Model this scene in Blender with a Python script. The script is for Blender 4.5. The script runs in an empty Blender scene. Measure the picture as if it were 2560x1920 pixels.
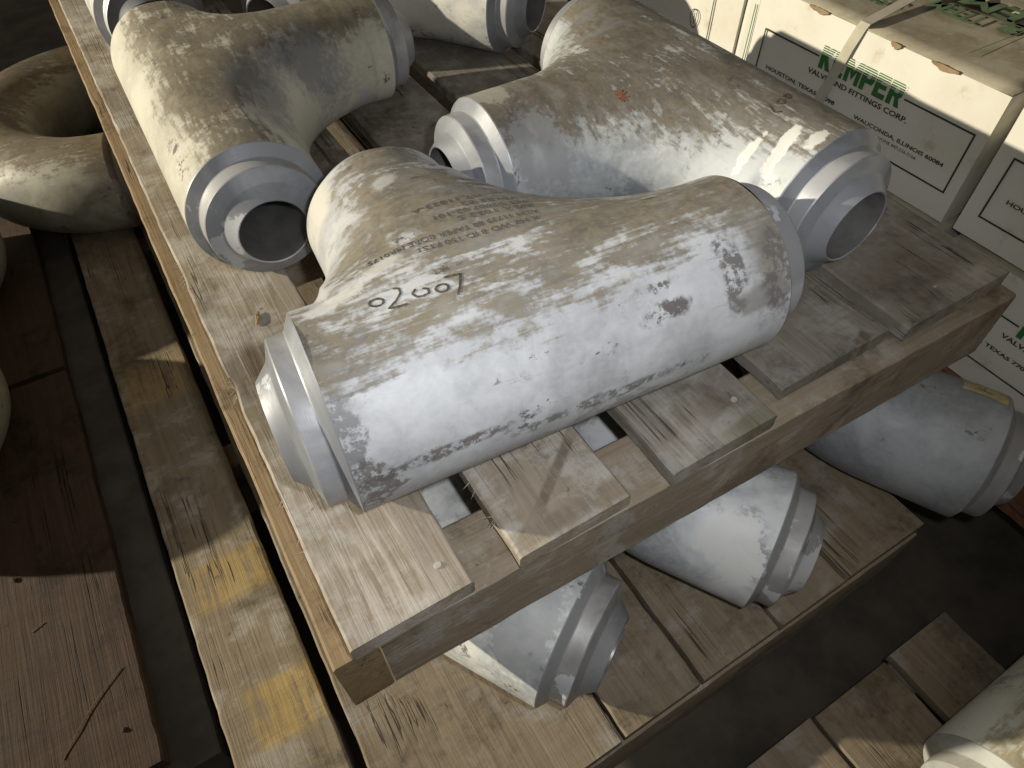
import bpy, bmesh, math, random
import numpy as np
from mathutils import Vector, Matrix

scene = bpy.context.scene
col = scene.collection

# ------------------------------------------------------------------ camera
R_WC = np.array([[0.85458, -0.51920, -0.01084],
                 [-0.40538, -0.65389, -0.63882],
                 [0.32459, 0.55032, -0.76928]])
CAM = Vector((0.01752, -0.20909, 0.48460))
cam_data = bpy.data.cameras.new('camera')
cam_data.sensor_width = 36.0
cam_data.lens = 1712.15 / 2560.0 * 36.0
cam_data.clip_start = 0.02
cam_data.clip_end = 200.0
cam = bpy.data.objects.new('camera', cam_data)
col.objects.link(cam)
rx, ry, rz = (Vector(r).normalized() for r in R_WC)
cam.matrix_world = Matrix(((rx.x, -ry.x, -rz.x, CAM.x),
                           (rx.y, -ry.y, -rz.y, CAM.y),
                           (rx.z, -ry.z, -rz.z, CAM.z),
                           (0, 0, 0, 1)))
scene.camera = cam

# ------------------------------------------------------------------ light
world = bpy.data.worlds.new('World')
scene.world = world
world.use_nodes = True
bgn = world.node_tree.nodes['Background']
bgn.inputs[0].default_value = (1.0, 0.92, 0.80, 1)
bgn.inputs[1].default_value = 0.15

def lamp(name, kind, loc, target, energy, color, **kw):
    d = bpy.data.lights.new(name, kind)
    d.energy = energy
    d.color = color
    for k, v in kw.items():
        setattr(d, k, v)
    o = bpy.data.objects.new(name, d)
    col.objects.link(o)
    o.location = loc
    o.rotation_euler = (Vector(target) - Vector(loc)).to_track_quat('-Z', 'Y').to_euler()
    return o

# the flash of the camera, just right of and above the lens
fl = CAM + rx * 0.055 - ry * 0.03
lamp('camera_flash', 'SPOT', fl, fl + rz + rx * 0.02 + ry * 0.05, 11.0, (0.96, 0.98, 1.0),
     spot_size=math.radians(88), spot_blend=0.95, shadow_soft_size=0.012)
# low evening light coming in through a doorway on the left
lamp('doorway_sunlight', 'SPOT', (-4.93, 3.08, 1.80), (0.38, 0.38, 0.05), 2500.0, (1.0, 0.91, 0.72),
     spot_size=math.radians(19), spot_blend=0.5, shadow_soft_size=0.06)

scene.view_settings.view_transform = 'Standard'
scene.view_settings.look = 'None'
scene.view_settings.gamma = 1.0
scene.view_settings.exposure = 0.0
scene.view_settings.use_curve_mapping = False
scene.render.engine = 'CYCLES'

# ------------------------------------------------------------------ helpers
def tag(o, label, cat, group=None):
    o['label'] = label
    o['category'] = cat
    if group:
        o['group'] = group
    return o

def empty(name, loc=(0, 0, 0), rz_=0.0):
    o = bpy.data.objects.new(name, None)
    col.objects.link(o)
    o.location = loc
    o.rotation_euler = (0, 0, rz_)
    o.empty_display_size = 0.05
    return o

def mesh_obj(name, verts, faces, mat, parent=None, smooth=False):
    me = bpy.data.meshes.new(name)
    me.from_pydata([tuple(v) for v in verts], [], faces)
    me.update()
    if mat:
        me.materials.append(mat)
    if smooth:
        me.polygons.foreach_set('use_smooth', [True] * len(me.polygons))
    o = bpy.data.objects.new(name, me)
    col.objects.link(o)
    if parent:
        o.parent = parent
    return o

def bm_obj(name, bm, mat, parent=None, smooth=False):
    me = bpy.data.meshes.new(name)
    bm.to_mesh(me)
    bm.free()
    me.materials.append(mat)
    if smooth:
        me.polygons.foreach_set('use_smooth', [True] * len(me.polygons))
    o = bpy.data.objects.new(name, me)
    col.objects.link(o)
    if parent:
        o.parent = parent
    return o

# ------------------------------------------------------------------ node helper
class NT:
    def __init__(self, name):
        self.mat = bpy.data.materials.new(name)
        self.mat.use_nodes = True
        self.t = self.mat.node_tree
        self.bsdf = self.t.nodes['Principled BSDF']
        self.tc = self.t.nodes.new('ShaderNodeTexCoord')
        self.geo = None

    def link(self, a, b):
        self.t.links.new(a, b)

    def _set(self, sock, v):
        if isinstance(v, bpy.types.NodeSocket):
            self.link(v, sock)
        elif isinstance(v, (tuple, list)) and len(v) == 3 and sock.type == 'RGBA':
            sock.default_value = (*v, 1)
        else:
            sock.default_value = v

    def math(self, op, a, b=0.0, c=None, clamp=False):
        n = self.t.nodes.new('ShaderNodeMath')
        n.operation = op
        n.use_clamp = clamp
        self._set(n.inputs[0], a)
        self._set(n.inputs[1], b)
        if c is not None:
            self._set(n.inputs[2], c)
        return n.outputs[0]

    def vmath(self, op, a, b=None):
        n = self.t.nodes.new('ShaderNodeVectorMath')
        n.operation = op
        self._set(n.inputs[0], a)
        if b is not None:
            self._set(n.inputs[1], b)
        return n.outputs['Value'] if op in ('LENGTH', 'DOT_PRODUCT') else n.outputs[0]

    def mapping(self, vec, loc=(0, 0, 0), rot=(0, 0, 0), scale=(1, 1, 1), kind='POINT'):
        n = self.t.nodes.new('ShaderNodeMapping')
        n.vector_type = kind
        self.link(vec, n.inputs[0])
        self._set(n.inputs[1], loc)
        self._set(n.inputs[2], rot)
        self._set(n.inputs[3], scale)
        return n.outputs[0]

    def noise(self, vec, scale, detail=4.0, rough=0.55, dist=0.0):
        n = self.t.nodes.new('ShaderNodeTexNoise')
        self.link(vec, n.inputs['Vector'])
        n.inputs['Scale'].default_value = scale
        n.inputs['Detail'].default_value = detail
        n.inputs['Roughness'].default_value = rough
        n.inputs['Distortion'].default_value = dist
        return n.outputs['Fac']

    def step(self, v, lo, hi, out0=0.0, out1=1.0):
        n = self.t.nodes.new('ShaderNodeMapRange')
        n.interpolation_type = 'SMOOTHSTEP'
        self._set(n.inputs[0], v)
        n.inputs[1].default_value = lo
        n.inputs[2].default_value = hi
        n.inputs[3].default_value = out0
        n.inputs[4].default_value = out1
        return n.outputs[0]

    def mix(self, f, a, b, blend='MIX'):
        n = self.t.nodes.new('ShaderNodeMix')
        n.data_type = 'RGBA'
        n.blend_type = blend
        self._set(n.inputs[0], f)
        self._set(n.inputs[6], a)
        self._set(n.inputs[7], b)
        return n.outputs[2]

    def bump(self, h, strength, dist=0.002):
        n = self.t.nodes.new('ShaderNodeBump')
        n.inputs['Strength'].default_value = strength
        n.inputs['Distance'].default_value = dist
        self.link(h, n.inputs['Height'])
        return n.outputs[0]

    def out(self, color=None, rough=None, metal=None, normal=None, spec=None):
        for nm, v in (('Base Color', color), ('Roughness', rough), ('Metallic', metal),
                      ('Normal', normal), ('Specular IOR Level', spec)):
            if v is not None:
                self._set(self.bsdf.inputs[nm], v)
        return self.mat

WHITE = (0.72, 0.71, 0.66)
PALE = (0.60, 0.60, 0.57)
DARK = (0.11, 0.10, 0.095)
DSTEEL = (0.15, 0.15, 0.155)

def metal_mat(name, seed, pale=(0.50, 0.53, 0.57), grey=(0.27, 0.285, 0.30), brown_bias=0.0,
              brown=(0.108, 0.090, 0.060), grey_bias=0.0, patches=(), fleck=0.0):
    """Forged steel: pale bloom, darker grey scale, a film of brown dust and oil on top, flecks.
    patches: (centre, radii, rot z, colour, softness, strength) marks in local coordinates."""
    n = NT(name)
    obj = n.tc.outputs['Object']
    v = n.mapping(obj, loc=(seed * 3.17, seed * 1.73, seed * 2.41))
    big = n.noise(v, 7.0, 4, 0.55, 0.4)
    mid = n.noise(v, 26.0, 7, 0.62, 0.6)
    streak = n.noise(n.mapping(v, scale=(1, 2.6, 2.6)), 24.0, 6, 0.6, 0.2)
    fine = n.noise(v, 180.0, 5, 0.6)
    g = n.math('ADD', n.math('MULTIPLY', big, 0.65), n.math('MULTIPLY', mid, 0.35))
    c = n.mix(n.step(g, 0.40 - grey_bias, 0.60 - grey_bias), pale, grey)
    c = n.mix(n.step(fine, 0.3, 0.75, 0.0, 0.22), c, tuple(x * 1.25 for x in pale))
    geo = n.t.nodes.new('ShaderNodeNewGeometry')
    sep = n.t.nodes.new('ShaderNodeSeparateXYZ')
    n.link(geo.outputs['Normal'], sep.inputs[0])
    b = n.math('ADD', sep.outputs[2], n.math('MULTIPLY', n.math('SUBTRACT', big, 0.5), 0.75))
    b = n.math('ADD', b, n.math('MULTIPLY', n.math('SUBTRACT', streak, 0.5), 0.75))
    mott = n.noise(n.mapping(v, loc=(1, 6, 2)), 62.0, 5, 0.62, 0.8)
    scuff = n.noise(n.mapping(v, rot=(0, 0, 0.25), scale=(0.5, 5.0, 5.0)), 34.0, 5, 0.65)
    b = n.math('ADD', b, n.math('MULTIPLY', n.math('SUBTRACT', mott, 0.5), 0.32))
    b = n.math('ADD', b, n.math('MULTIPLY', n.math('SUBTRACT', scuff, 0.5), 0.65))
    b = n.math('ADD', b, n.math('MULTIPLY', n.math('SUBTRACT', mid, 0.5), 0.35))
    b = n.math('ADD', b, n.math('MULTIPLY', n.math('SUBTRACT', fine, 0.5), 0.45))
    bm_ = n.step(b, 0.72 - brown_bias, 0.98 - brown_bias)
    mot = n.math('ADD', n.math('MULTIPLY', mott, 0.55), n.math('MULTIPLY', fine, 0.25))
    mot = n.math('ADD', mot, n.math('MULTIPLY', mid, 0.2))
    bcol = n.mix(n.step(mot, 0.41, 0.60), brown, tuple(x * 1.75 for x in brown))
    bcol = n.mix(n.step(streak, 0.46, 0.74, 0, 0.55), bcol, tuple(0.6 * x + 0.4 * y for x, y in zip(brown, pale)))
    c = n.mix(n.math('MULTIPLY', bm_, 0.90), c, bcol)
    c = n.mix(n.step(scuff, 0.62, 0.72, 0, 0.35), c, tuple(x * 0.55 for x in grey))
    # dark flecks where the bloom has been knocked off
    fl_a = n.step(n.noise(v, 120.0, 8, 0.75), 0.535, 0.565)
    fl_b = n.step(n.noise(n.mapping(v, loc=(5, 2, 1), scale=(1, 1.8, 1.8)), 15.0, 4, 0.6), 0.59 - fleck, 0.66 - fleck)
    fm = n.math('MULTIPLY', fl_a, fl_b)
    c = n.mix(n.math('MULTIPLY', fm, 0.85), c, (0.085, 0.072, 0.064))
    # darker bare areas with a hard ragged edge
    bare = n.step(n.noise(n.mapping(v, loc=(9, 4, 7)), 8.0, 8, 0.70, 0.3), 0.585, 0.64)
    c = n.mix(n.math('MULTIPLY', bare, 0.55), c, (0.20, 0.205, 0.21))
    rag = n.step(n.noise(n.mapping(v, loc=(3, 3, 8)), 75.0, 8, 0.75), 0.44, 0.53)
    for (pc, pr, pz, pcol, soft, stren) in patches:
        q = n.mapping(obj, loc=pc, rot=(0, 0, pz), scale=pr, kind='TEXTURE')
        ln = n.vmath('LENGTH', q)
        ln = n.math('ADD', ln, n.math('MULTIPLY', n.math('SUBTRACT', mid, 0.5), 2.0))
        ln = n.math('ADD', ln, n.math('MULTIPLY', n.math('SUBTRACT', fine, 0.5), 0.9))
        m = n.step(ln, 1.0 - soft, 1.0 + soft, stren, 0.0)
        if pcol in (DARK, DSTEEL):
            m = n.math('MULTIPLY', m, rag)
        c = n.mix(m, c, pcol)
    rough = n.math('ADD', n.math('MULTIPLY', bm_, 0.12), n.math('MULTIPLY', mid, 0.22))
    rough = n.math('ADD', rough, 0.42)
    h = n.math('ADD', n.math('MULTIPLY', fine, 0.6), n.math('MULTIPLY', mid, 0.5))
    return n.out(c, rough, 0.0, n.bump(h, 0.30, 0.0010), 0.42)

def machined_mat(name, seed=0.0, base=(0.29, 0.305, 0.335)):
    n = NT(name)
    obj = n.tc.outputs['Object']
    v = n.mapping(obj, loc=(seed, seed * 2.2, seed * 0.7))
    big = n.noise(v, 11.0, 5, 0.6, 0.5)
    fine = n.noise(n.mapping(v, scale=(6, 1, 1)), 160.0, 3, 0.5)
    c = n.mix(n.step(big, 0.42, 0.62), base, tuple(x * 0.66 for x in base))
    edge = n.step(n.noise(n.mapping(v, loc=(3, 8, 2)), 10.0, 7, 0.6), 0.585, 0.6)
    c = n.mix(n.math('MULTIPLY', edge, 0.55), c, (0.62, 0.64, 0.67))
    c = n.mix(n.step(n.noise(v, 60, 6, 0.7), 0.62, 0.72, 0, 0.5), c, (0.17, 0.14, 0.10))
    rough = n.math('ADD', n.math('MULTIPLY', big, 0.22), 0.33)
    return n.out(c, rough, 0.18, n.bump(fine, 0.12, 0.0006), 0.5)

def wood_mat(name, seed, c1, c2, dust, dust_amt=0.5, patches=(), axis='Y'):
    """Weathered sawn timber, grain along the given local axis."""
    n = NT(name)
    oi = n.t.nodes.new('ShaderNodeObjectInfo')
    obj = n.tc.outputs['Object']
    off = n.t.nodes.new('ShaderNodeCombineXYZ')
    r10 = n.math('MULTIPLY', oi.outputs['Random'], 37.0)
    n.link(r10, off.inputs[0]); n.link(r10, off.inputs[1]); n.link(r10, off.inputs[2])
    v = n.vmath('ADD', n.mapping(obj, loc=(seed, seed * 1.3, seed * 2.1)), off.outputs[0])
    sc = {'Y': (1, 0.055, 1), 'X': (0.055, 1, 1)}[axis]
    sc2 = {'Y': (1, 0.012, 1), 'X': (0.012, 1, 1)}[axis]
    grain = n.noise(n.mapping(v, scale=sc), 130.0, 6, 0.65, 0.6)
    rings = n.noise(n.mapping(v, scale=sc2), 420.0, 3, 0.6)
    blot = n.noise(v, 9.0, 6, 0.62, 0.4)
    blot2 = n.noise(n.mapping(v, loc=(4, 7, 1)), 21.0, 7, 0.66, 0.3)
    saw = n.noise(n.mapping(v, rot=(0, 0, 0.12), scale={'Y': (0.05, 1, 1), 'X': (1, 0.05, 1)}[axis]), 210.0, 3, 0.6)
    c = n.mix(n.step(grain, 0.30, 0.72), tuple(0.7 * a + 0.3 * b for a, b in zip(c1, c2)), c2)
    c = n.mix(n.step(rings, 0.5, 0.75, 0, 0.30), c, tuple(x * 0.5 for x in c1))
    speck = n.noise(n.mapping(v, loc=(2, 5, 3)), 95.0, 6, 0.7)
    dm = n.math('ADD', n.math('MULTIPLY', blot2, 0.8), n.math('MULTIPLY', saw, 0.12))
    dm = n.math('ADD', dm, n.math('MULTIPLY', speck, 0.16))
    c = n.mix(n.step(dm, 0.62 - 0.2 * dust_amt, 0.76 - 0.2 * dust_amt, 0, 0.85), c, dust)
    dirt = n.step(n.math('ADD', n.math('MULTIPLY', blot, 0.75), n.math('MULTIPLY', speck, 0.25)), 0.50, 0.64, 0, 0.72)
    c = n.mix(dirt, c, tuple(x * 0.42 for x in c1))
    c = n.mix(n.step(speck, 0.63, 0.70, 0, 0.6), c, tuple(x * 0.3 for x in c1))
    for (pc, pr, pz, pcol, soft, stren) in patches:
        q = n.mapping(obj, loc=pc, rot=(0, 0, pz), scale=pr, kind='TEXTURE')
        ab = n.vmath('ABSOLUTE', q)
        s = n.t.nodes.new('ShaderNodeSeparateXYZ'); n.link(ab, s.inputs[0])
        ln = n.math('MAXIMUM', s.outputs[0], s.outputs[1])
        ln = n.math('ADD', ln, n.math('MULTIPLY', n.math('SUBTRACT', blot2, 0.5), 0.25))
        m = n.step(ln, 1.0 - soft, 1.0 + soft, stren, 0.0)
        m = n.math('MULTIPLY', m, n.step(n.math('ADD', n.math('MULTIPLY', grain, 0.6), n.math('MULTIPLY', blot2, 0.5)), 0.42, 0.60))
        c = n.mix(m, c, pcol)
    ck = n.noise(n.mapping(v, loc=(8, 3, 6), scale=sc2), 60.0, 3, 0.55)
    ckm = n.step(n.math('ABSOLUTE', n.math('SUBTRACT', ck, 0.5)), 0.003, 0.011, 1.0, 0.0)
    ckm = n.math('MULTIPLY', ckm, n.step(n.noise(n.mapping(v, loc=(2, 2, 9)), 7.0, 3, 0.5), 0.52, 0.60))
    c = n.mix(n.math('MULTIPLY', ckm, 0.85), c, tuple(x * 0.18 for x in c1))
    h = n.math('ADD', n.math('MULTIPLY', grain, 0.7), n.math('MULTIPLY', rings, 0.5))
    h = n.math('SUBTRACT', h, n.math('MULTIPLY', ckm, 1.2))
    h = n.math('ADD', h, n.math('MULTIPLY', saw, 0.35))
    return n.out(c, 0.78, 0.0, n.bump(h, 0.55, 0.002), 0.25)

def plain_mat(name, c, rough=0.6, metal=0.0, var=0.25, scale=30.0):
    n = NT(name)
    f = n.noise(n.tc.outputs['Object'], scale, 6, 0.6)
    cc = n.mix(n.step(f, 0.35, 0.7, 0, 1), c, tuple(x * (1 - var) for x in c))
    return n.out(cc, rough, metal, n.bump(f, 0.1, 0.001), 0.4)

# ------------------------------------------------------------------ wood pieces
def board(name, x0, x1, y0, y1, z0, z1, mat, parent, along='Y', jit=0.0012, seed=0, chips=()):
    """A sawn board of slightly uneven section with eased edges; origin at its centre."""
    rnd = random.Random(seed * 91 + 7)
    L0, L1 = (y0, y1) if along == 'Y' else (x0, x1)
    a0, a1 = (x0, x1) if along == 'Y' else (y0, y1)
    nseg = max(6, int((L1 - L0) / 0.014))
    cx, cy, cz = (x0 + x1) / 2, (y0 + y1) / 2, (z0 + z1) / 2
    e = 0.0022
    verts, faces = [], []
    ja = jb = 0.0
    for i in range(nseg + 1):
        t = L0 + (L1 - L0) * i / nseg
        ja = 0.45 * ja + rnd.uniform(-jit, jit) * 0.5
        jb = 0.45 * jb + rnd.uniform(-jit, jit) * 0.5
        zt = z1 + rnd.uniform(-0.0004, 0.0004)
        A0, A1 = a0 + ja, a1 + jb
        for (ct, cr, cd, side) in chips:
            if abs(t - ct) < cr:
                k = cd * (1 - ((t - ct) / cr) ** 2)
                if side < 0:
                    A0 += k
                else:
                    A1 -= k
        sec = [(A0 + e, z0), (A1 - e, z0), (A1, z0 + e), (A1, zt - e), (A1 - e, zt), (A0 + e, zt), (A0, zt - e), (A0, z0 + e)]
        tt = t + (rnd.uniform(-jit, jit) if i in (0, nseg) else 0)
        for a, z in sec:
            verts.append((a - cx, tt - cy, z - cz) if along == 'Y' else (tt - cx, a - cy, z - cz))
    for i in range(nseg):
        for k in range(8):
            p, q = i * 8 + k, i * 8 + (k + 1) % 8
            f = (p, q, q + 8, p + 8)
            faces.append(f if along == 'X' else f[::-1])
    b0 = tuple(range(8)); b1 = tuple(nseg * 8 + k for k in range(8))
    faces += [b0[::-1], b1] if along == 'X' else [b0, b1[::-1]]
    o = mesh_obj(name, verts, faces, mat, parent)
    o.location = (cx, cy, cz)
    bmx = bmesh.new(); bmx.from_mesh(o.data)
    bmesh.ops.recalc_face_normals(bmx, faces=bmx.faces)
    bmx.to_mesh(o.data); bmx.free()
    return o

def nail(x, y, z, mat, parent, r=0.0034):
    bm = bmesh.new()
    bmesh.ops.create_cone(bm, cap_ends=True, segments=12, radius1=r, radius2=r * 0.8, depth=0.0016)
    o = bm_obj('nail_head', bm, mat, parent)
    o.location = (x, y, z + 0.0004)
    return o

# ------------------------------------------------------------------ setting: floor
floor_m = plain_mat('floor_concrete', (0.075, 0.064, 0.046), 0.85, 0, 0.45, 14.0)
fl_o = mesh_obj('floor', [(-6, -4, -0.447), (8, -4, -0.447), (8, 9, -0.447), (-6, 9, -0.447)], [(0, 1, 2, 3)], floor_m)
fl_o['kind'] = 'structure'

# ------------------------------------------------------------------ upper pallet
W_UP = wood_mat('wood_upper_deck', 1.0, (0.20, 0.16, 0.115), (0.29, 0.25, 0.195), (0.37, 0.345, 0.31), 0.62)
W_STR = wood_mat('wood_upper_stringer', 2.0, (0.18, 0.14, 0.098), (0.26, 0.215, 0.158), (0.315, 0.295, 0.26), 0.45, axis='X')
W_SKIRT = wood_mat('wood_side_rail', 3.0, (0.19, 0.13, 0.07), (0.28, 0.205, 0.12), (0.27, 0.22, 0.16), 0.15)
NAIL = plain_mat('nail_steel', (0.42, 0.39, 0.34), 0.6, 0.2)
up = tag(empty('wooden_pallet', (0, 0, 0)), 'upper weathered wooden pallet carrying the grey steel pipe tees', 'pallet')
UPB = [(0.0, 0.099, -0.009, 0.0), (0.138, 0.244, -0.0125, -0.001), (0.286, 0.403, -0.0165, 0.0),
       (0.430, 0.575, 0.002, -0.002), (0.588, 0.748, -0.007, 0.001)]
DARKW, PALEW = (0.085, 0.06, 0.036), (0.44, 0.40, 0.35)  # brown for stains and other darker patches, and a pale tone
UPS = [[(0.020, 0.285, 0.030, 0.028, 0.5, DARKW, 0.5, 0.75), (0.042, 0.245, 0.018, 0.030, 0.0, DARKW, 0.5, 0.7), (0.055, 0.035, 0.045, 0.040, 0.3, PALEW, 0.5, 0.75),  # first two are darker brown patches near the front tee's left end
        (0.014, 0.17, 0.016, 0.05, 0.0, PALEW, 0.5, 0.7), (0.085, 0.06, 0.014, 0.05, 0.0, DARKW, 0.5, 0.6), (0.05, 0.40, 0.035, 0.03, 0.2, PALEW, 0.6, 0.4)],
       [(0.203, 0.038, 0.046, 0.0045, 0.645, DARKW, 0.5, 0.7), (0.19, 0.0, 0.05, 0.008, 0.0, DARKW, 0.5, 0.5)],
       [(0.352, 0.020, 0.020, 0.012, 0.3, DARKW, 0.25, 0.6), (0.372, 0.030, 0.007, 0.018, 0.5, DARKW, 0.3, 0.5), (0.375, -0.012, 0.035, 0.010, 0.1, (0.13, 0.115, 0.06), 0.3, 0.75),
        (0.325, 0.01, 0.03, 0.03, 0.0, PALEW, 0.6, 0.5)],
       [(0.543, 0.009, 0.010, 0.006, 0.4, DARKW, 0.4, 0.85), (0.50, 0.08, 0.05, 0.012, 0.3, DARKW, 0.5, 0.5)],
       [(0.658, 0.045, 0.05, 0.035, 0.4, DARKW, 0.6, 0.45), (0.70, 0.0, 0.04, 0.02, 0.0, PALEW, 0.6, 0.4)]]
for i, (x0, x1, y0, zt) in enumerate(UPB):
    cx_, cy_ = (x0 + x1) / 2, (y0 + 1.50) / 2
    wm = wood_mat('wood_upper_deck_%d' % i, 1.0 + i * 2.7, *[((0.20, 0.16, 0.115), (0.29, 0.25, 0.195), (0.37, 0.345, 0.31)), ((0.155, 0.132, 0.104), (0.225, 0.203, 0.172), (0.275, 0.266, 0.25))][i > 1], 0.62 - 0.02 * i,
                  patches=[((a - cx_, b - cy_, 0.0), (c_, d_, 1), r_, cc, so, st) for (a, b, c_, d_, r_, cc, so, st) in UPS[i]])
    board('deck_board', x0, x1, y0, 1.50, -0.019, zt, wm, up, seed=i + 1,
          chips=[(0.27, 0.02, 0.0025, -1), (0.46, 0.03, 0.002, -1), (0.80, 0.02, 0.0025, -1)] if i == 0 else
          ([(0.10, 0.03, 0.006, -1)] if i == 3 else []))
for y0, y1 in ((-0.016, 0.046), (0.50, 0.535), (1.0, 1.035), (1.45, 1.485)):
    st = board('stringer', 0.0205, 0.752, y0, y1, -0.111, -0.0205, W_STR, up, along='X', seed=int(y0 * 50) + 31, jit=0.0008)
    if y0 < 0:
        st.rotation_euler = (0, 0, -0.024)
        st.location.y -= 0.0005
board('side_rail', -0.016, 0.019, -0.0075, 1.49, -0.110, -0.0205, W_SKIRT, up, seed=21, jit=0.0009)
for x, y in ((0.082, 0.015), (0.382, 0.017), (0.66, 0.02)):
    nail(x, y, 0.0, NAIL, up)

# ------------------------------------------------------------------ lower pallet
ZL = -0.2690
Wl1 = wood_mat('wood_lower_board', 5.0, (0.15, 0.115, 0.075), (0.23, 0.185, 0.13), (0.25, 0.23, 0.20), 0.35)
YEL = (0.42, 0.28, 0.07)  # tone of the soft yellow bands across the leftmost board
Wl_y = wood_mat('wood_lower_board_yellow', 6.0, (0.155, 0.12, 0.075), (0.24, 0.195, 0.135), (0.31, 0.28, 0.235), 0.40,
                patches=[((0.016, -0.578, 0.0), (0.036, 0.033, 1), 0.0, YEL, 0.22, 0.55),
                         ((0.012, -0.41, 0.0), (0.050, 0.030, 1), 0.0, YEL, 0.25, 0.5),
                         ((0.005, -0.06, 0.0), (0.046, 0.040, 1), 0.0, YEL, 0.4, 0.4)])
low = tag(empty('wooden_pallet', (0, 0, ZL)), 'lower wooden pallet with yellow bands, under the stacked upper pallet', 'pallet')
LOW = [(-0.150, -0.051, Wl_y), (-0.038, 0.189, Wl1), (0.194, 0.293, Wl1), (0.299, 0.405, Wl1), (0.410, 0.510, Wl1), (0.516, 0.648, Wl1)]
for i, (x0, x1, m) in enumerate(LOW):
    board('deck_board', x0, x1, -0.122, 1.45, -0.019, 0.0, m, low, seed=i + 41)
for y0, y1 in ((-0.125, -0.090), (0.42, 0.46), (0.95, 0.99), (1.40, 1.44)):
    board('stringer', -0.146, 0.645, y0, y1, -0.14, -0.0205, W_STR, low, along='X', seed=int(y0 * 50) + 61, jit=0.0008)

# ------------------------------------------------------------------ pallet at the left
Wd = wood_mat('wood_dark_shaded', 8.0, (0.044, 0.027, 0.017), (0.066, 0.043, 0.028), (0.065, 0.05, 0.036), 0.2)  # dark wood, its colours scaled down further to paint in shade
lp = tag(empty('wooden_pallet', (0, 0, ZL)), 'dark brown wooden pallet, darkened further for shade, along the left edge beside the yellow banded board', 'pallet')
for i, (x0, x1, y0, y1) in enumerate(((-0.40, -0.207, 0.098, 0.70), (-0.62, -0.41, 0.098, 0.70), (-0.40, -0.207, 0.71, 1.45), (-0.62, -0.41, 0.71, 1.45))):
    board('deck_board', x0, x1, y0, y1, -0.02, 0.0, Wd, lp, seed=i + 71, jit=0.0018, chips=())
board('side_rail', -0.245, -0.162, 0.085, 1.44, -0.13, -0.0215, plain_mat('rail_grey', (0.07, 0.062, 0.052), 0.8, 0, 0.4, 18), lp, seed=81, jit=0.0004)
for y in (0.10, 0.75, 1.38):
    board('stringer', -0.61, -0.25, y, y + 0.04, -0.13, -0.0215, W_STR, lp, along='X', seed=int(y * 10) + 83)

# ------------------------------------------------------------------ pallet at the lower right
rp = tag(empty('wooden_pallet', (0, 0, -0.345)), 'low wooden pallet in the lower right corner in front of the others', 'pallet')
for i, (x0, x1, y0, y1) in enumerate(((0.20, 0.40, -0.8, -0.204), (0.405, 0.520, -0.8, -0.206), (0.532, 0.632, -0.8, -0.204))):
    board('deck_board', x0, x1, y0, y1, -0.018, 0.0, Wl1, rp, seed=i + 91)
for y in (-0.25, -0.5, -0.78):
    board('stringer', 0.21, 0.625, y, y + 0.04, -0.10, -0.0195, W_STR, rp, along='X', seed=int(y * 10) + 123)

# ------------------------------------------------------------------ pallet under the cartons
bpal = tag(empty('wooden_pallet', (0, 0, -0.195)), 'dark reddish wooden pallet under the cartons at the right edge', 'pallet')
Wr = wood_mat('wood_red_dark', 12.0, (0.13, 0.06, 0.035), (0.20, 0.10, 0.06), (0.16, 0.10, 0.07), 0.2)
for i in range(9):
    y0 = -0.36 + i * 0.13
    board('deck_board', 0.775, 1.35, y0, y0 + 0.115, -0.018, 0.0, Wr, bpal, along='X', seed=i + 131)
board('stringer', 0.785, 0.82, -0.355, 0.79, -0.12, -0.0195, Wr, bpal, seed=141)
board('stringer', 1.30, 1.34, -0.355, 0.79, -0.12, -0.0195, Wr, bpal, seed=142)
for i in range(5):
    y0 = -0.34 + i * 0.25
    board('bottom_board', 0.74, 1.35, y0, y0 + 0.10, -0.137, -0.1215, Wr, bpal, along='X', seed=i + 151)

# ------------------------------------------------------------------ pipe fittings
PROFILE = [(0.0, 1.0), (0.0012, 0.993), (0.0088, 0.852), (0.0100, 0.842), (0.0245, 0.835), (0.0258, 0.825), (0.0310, 0.645), (0.0322, 0.625),
           (0.0450, 0.490), (0.0442, 0.470), (0.025, 0.465), (-0.09, 0.465)]

def end_rings(parent, origin, axis, R, mats, sx=1.0, seg=96):
    """Stepped weld end: taper, cylindrical land, weld bevel with face, and the bore; separate parts."""
    a = Vector(axis).normalized()
    u = a.cross(Vector((0, 0, 1)))
    if u.length < 1e-4:
        u = Vector((1, 0, 0))
    u.normalize()
    w = a.cross(u)
    o = Vector(origin)
    for nm, i0, i1 in (('end_taper', 0, 2), ('end_land', 2, 5), ('weld_bevel', 5, 9), ('bore', 9, 11)):
        verts, faces = [], []
        pr = PROFILE[i0:i1 + 1]
        for (ax, rr) in pr:
            for k in range(seg):
                t = 2 * math.pi * k / seg
                verts.append(o + a * (ax * sx) + (u * math.cos(t) + w * math.sin(t)) * (R * rr))
        for i in range(len(pr) - 1):
            for k in range(seg):
                k2 = (k + 1) % seg
                faces.append((i * seg + k, i * seg + k2, (i + 1) * seg + k2, (i + 1) * seg + k))
        ob = mesh_obj(nm, verts, faces, mats[nm], parent, smooth=True)
        bm = bmesh.new(); bm.from_mesh(ob.data)
        bmesh.ops.recalc_face_normals(bm, faces=bm.faces)
        bm.to_mesh(ob.data); bm.free()
        ob.data.set_sharp_from_angle(angle=math.radians(14))

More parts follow.
